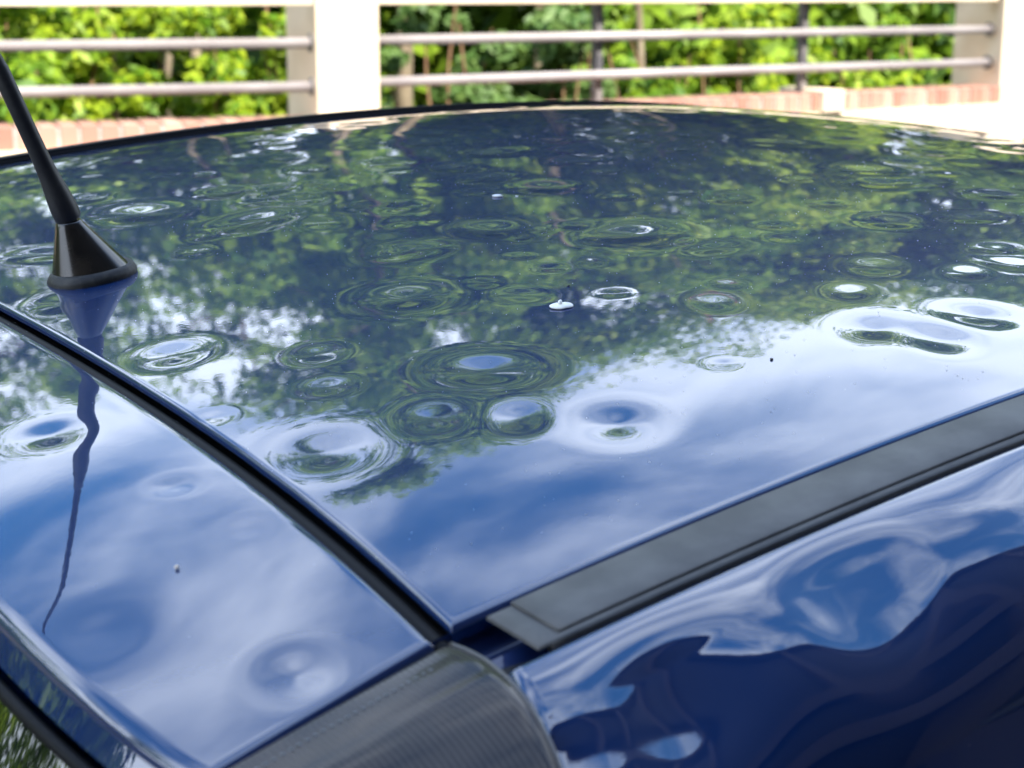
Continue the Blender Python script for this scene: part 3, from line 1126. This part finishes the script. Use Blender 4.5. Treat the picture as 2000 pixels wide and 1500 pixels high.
def tree(x, y, h, spread, lab, lmat, bmat, seed, nleaf, size=.12, base_h=.28, trunk_r=.09, group='trees behind the railing', lean=(0, 0)):
    g = np.random.default_rng(seed)
    root = empty('broadleaf_tree', (x, y, 0), lab, 'tree', group)
    top = Vector((lean[0], lean[1], h * .88))
    tp = limb_pts((0, 0, -.05), top, g, .14, 9)
    mb = MB()
    mb.tube(tp, [trunk_r * (1.25 - .95 * i / 8) for i in range(9)], 10)
    cents, rads = [], []
    nl = 11
    for i in range(nl):
        f = base_h + (1 - base_h) * (i + .5) / nl
        p = tp[min(8, int(f * 8))].lerp(tp[min(8, int(f * 8) + 1)], f * 8 - int(f * 8))
        a = g.uniform(0, 2 * pi)
        ln = spread * (.55 + .45 * sin(pi * min(1, (f - base_h) / (1 - base_h) * .8 + .2))) * g.uniform(.6, 1.05)
        e = p + Vector((cos(a) * ln, sin(a) * ln, ln * g.uniform(.15, .6)))
        lp = limb_pts(p, e, g, .07, 6)
        mb.tube(lp, [trunk_r * .42 * (1.1 - .9 * j / 5) for j in range(6)], 6)
        for j in range(2, 6):
            cents.append(tuple(lp[j] + Vector((g.normal() * .2, g.normal() * .2, g.normal() * .2))))
            rads.append(spread * g.uniform(.14, .30))
        for j in range(3):      # side twigs
            q0 = lp[2 + j]
            q1 = q0 + Vector((g.normal() * .35, g.normal() * .35, g.uniform(-.1, .45))) * spread * .4
            mb.tube([q0, q0.lerp(q1, .5) + Vector((g.normal() * .05, g.normal() * .05, 0)), q1], [trunk_r * .16, trunk_r * .11, trunk_r * .05], 5, False)
            cents.append(tuple(q1))
            rads.append(spread * g.uniform(.10, .24))
    cents.append(tuple(top + Vector((0, 0, h * .04))))
    rads.append(spread * .3)
    mb.build('trunk', bmat, root, True)
    me = leaves_mesh('crown', cents, rads, nleaf, size, .75, seed)
    link_obj('crown', me, lmat, root)
    return root


def shrub(x, y, h, r, lab, lmat, seed, nleaf, size=.10):
    g = np.random.default_rng(seed)
    root = empty('shrub', (x, y, 0), lab, 'shrub', 'shrubs right behind the railing')
    mb = MB()
    cents, rads = [], []
    for i in range(9):
        a = g.uniform(0, 2 * pi)
        rr_ = r * g.uniform(.1, .8)
        e = Vector((cos(a) * rr_, sin(a) * rr_, h * g.uniform(.6, .98)))
        lp = limb_pts((cos(a) * .06, sin(a) * .06, 0), e, g, .05, 6)
        mb.tube(lp, [.016 * (1.1 - .8 * j / 5) for j in range(6)], 5, False)
        for j in range(2, 6):
            cents.append(tuple(lp[j] + Vector((g.normal() * .1, g.normal() * .1, g.normal() * .06))))
            rads.append(r * g.uniform(.12, .30))
    mb.build('stems', BARK2, root, True)
    me = leaves_mesh('foliage', cents, rads, nleaf, size, .8, seed)
    link_obj('foliage', me, lmat, root)
    return root


# shrubs: (lateral, depth, height, radius, material, label)
SH = [(-3.6, 8.0, 2.0, .9, LEAF_A, 'green shrub far left of the antenna, outside the view'),
      (-2.5, 7.6, 1.75, .65, LEAF_A, 'green shrub behind the railing at the left edge of the view'),
      (-1.95, 8.1, 1.9, .6, LEAF_B, 'yellow green shrub behind the left railing, right of the antenna'),
      (-1.25, 8.2, 1.85, .55, LEAF_B, 'lime green shrub behind the left railing next to the first pillar'),
      (-.35, 8.6, 1.62, .5, LEAF_C, 'pale bluish green shrub just right of the first pillar'),
      (.25, 8.9, 1.55, .5, LEAF_C, 'low pale green shrub left of the first dark post'),
      (.75, 9.2, 1.50, .45, LEAF_A, 'low green shrub behind the first dark post'),
      (1.25, 9.6, 1.80, .50, LEAF_B, 'lime green shrub right of the first dark post'),
      (1.85, 10.1, 1.52, .50, LEAF_B, 'bright yellow green shrub behind the second dark post'),
      (2.35, 10.6, 1.45, .45, LEAF_A, 'low green shrub left of the right edge pillar'),
      (3.6, 11.2, 1.8, .7, LEAF_A, 'green shrub hidden behind the right edge pillar')]
for i, (la, de, h, r, lm, lab) in enumerate(SH):
    p = bgp(la, de)
    shrub(p.x, p.y, h, r, lab, lm, 100 + i, int(5200 * r / .5), .082)

# trees: (azimuth from the +Y axis seen from the car, distance, height, spread)
TR = [(-52, 13.5, 9.0, 3.0, LEAF_A, BARK), (-30, 11.5, 8.5, 2.6, LEAF_A, BARK), (-18, 10.8, 7.5, 2.4, LEAF_A, BARK), (-8, 10.5, 6.8, 2.2, LEAF_A, BARK), (4, 10.5, 6.0, 2.0, LEAF_A, BARK2),
      (12, 11.0, 7.0, 1.8, LEAF_A, BARK), (17, 12.0, 5.4, 1.5, LEAF_A, BARK), (22.5, 10.6, 5.6, 1.5, LEAF_A, BARK2),
      (29.5, 11.0, 9.6, 1.55, LEAF_A, BARK), (33, 11.6, 9.6, 2.0, LEAF_A, BARK), (38, 12.2, 8.6, 2.4, LEAF_B, BARK),
      (43.5, 13.2, 8.9, 2.6, LEAF_B, BARK2), (48, 14.5, 8.6, 2.3, LEAF_D, BARK), (53, 15.8, 8.6, 2.5, LEAF_A, BARK),
      (58, 17.5, 8.8, 2.8, LEAF_A, BARK), (64, 20, 8.5, 3.0, LEAF_A, BARK), (70, 24, 9, 3.4, LEAF_D, BARK), (76, 30, 10, 4.2, LEAF_A, BARK)]
TL = ['broad leafy tree farthest left behind the car', 'tall leafy tree far to the left behind the tailgate side', 'tall green tree left of the view', 'dark green tree left of the antenna', 'green tree with reddish trunk at the left edge',
      'green tree behind the antenna mast', 'lower green tree behind the left railing', 'dark green tree behind the first white pillar', 'tall pale trunked tree right of the first pillar',
      'tallest tree, pale trunk, between first pillar and first dark post', 'yellow green tree behind the first dark post', 'green tree with reddish trunk between the two dark posts',
      'dark green tree behind the second dark post', 'green tree left of the right edge pillar', 'green tree behind the right edge pillar', 'broad tree beyond the right edge pillar',
      'dark broad tree far along the railing', 'farthest broad tree along the railing']
for i, ((a, d, h, sp, lm, bm_), lab) in enumerate(zip(TR, TL)):
    x = d * sin(radians(a))
    y = d * cos(radians(a))
    tree(x, y, h, sp, lab, lm, bm_, 300 + i, int(19000 * (sp / 2) ** 1.2), .13 + .004 * max(0, d - 11), .22, .055 + .008 * (i % 3))
for i, (a, d, h, lab) in enumerate([(29.5, 9.3, 7.6, 'slender tree with a bare tan trunk in front of the tallest trees'), (26.3, 9.5, 6.6, 'slender crooked tan trunk left of the bare tan trunk'),
                                   (24.6, 9.2, 5.2, 'thin leaning tan trunk nearest behind the first pillar'), (41.5, 11.0, 6.5, 'thin bare trunk behind the gap between the dark posts')]):
    x, y = d * sin(radians(a)), d * cos(radians(a))
    tree(x, y, h, 1.2, lab, LEAF_A, BARK, 400 + i, 2600, .13, .66, (.042, .03, .022, .022)[i], 'slender bare trunks behind the railing', ((.1, 0), (-.5, .1), (.35, 0), (.2, 0))[i])
# wood behind, read as one dark mass
g = np.random.default_rng(77)
cents, rads = [], []
for k in range(620):
    a = radians(g.uniform(-50, 82))
    d = g.uniform(14.5, 19) * (1 + .8 * max(0, (a - .9)))
    dg = math.degrees(a)
    hmax = (5.0 if dg < 25 else 7.8 if dg < 52 else 7.0) * (1 + .1 * sin(a * 9))
    cents.append((d * sin(a), d * cos(a), hmax * g.uniform(.03, 1) ** 1.2))
    rads.append(g.uniform(.6, 1.3))
for k in range(170):
    a = radians(g.uniform(-50, 80))
    d = g.uniform(12.5, 15) * (1 + .8 * max(0, (a - .9)))
    cents.append((d * sin(a), d * cos(a), g.uniform(.1, 2.0)))
    rads.append(g.uniform(.7, 1.2))
o = link_obj('distant_wood', leaves_mesh('distant_wood', cents, rads, 185000, .26, .8, 78), LEAF_E)
tag(o, 'dark green undergrowth of the wood behind the nearer trees', 'wood', kind='stuff')
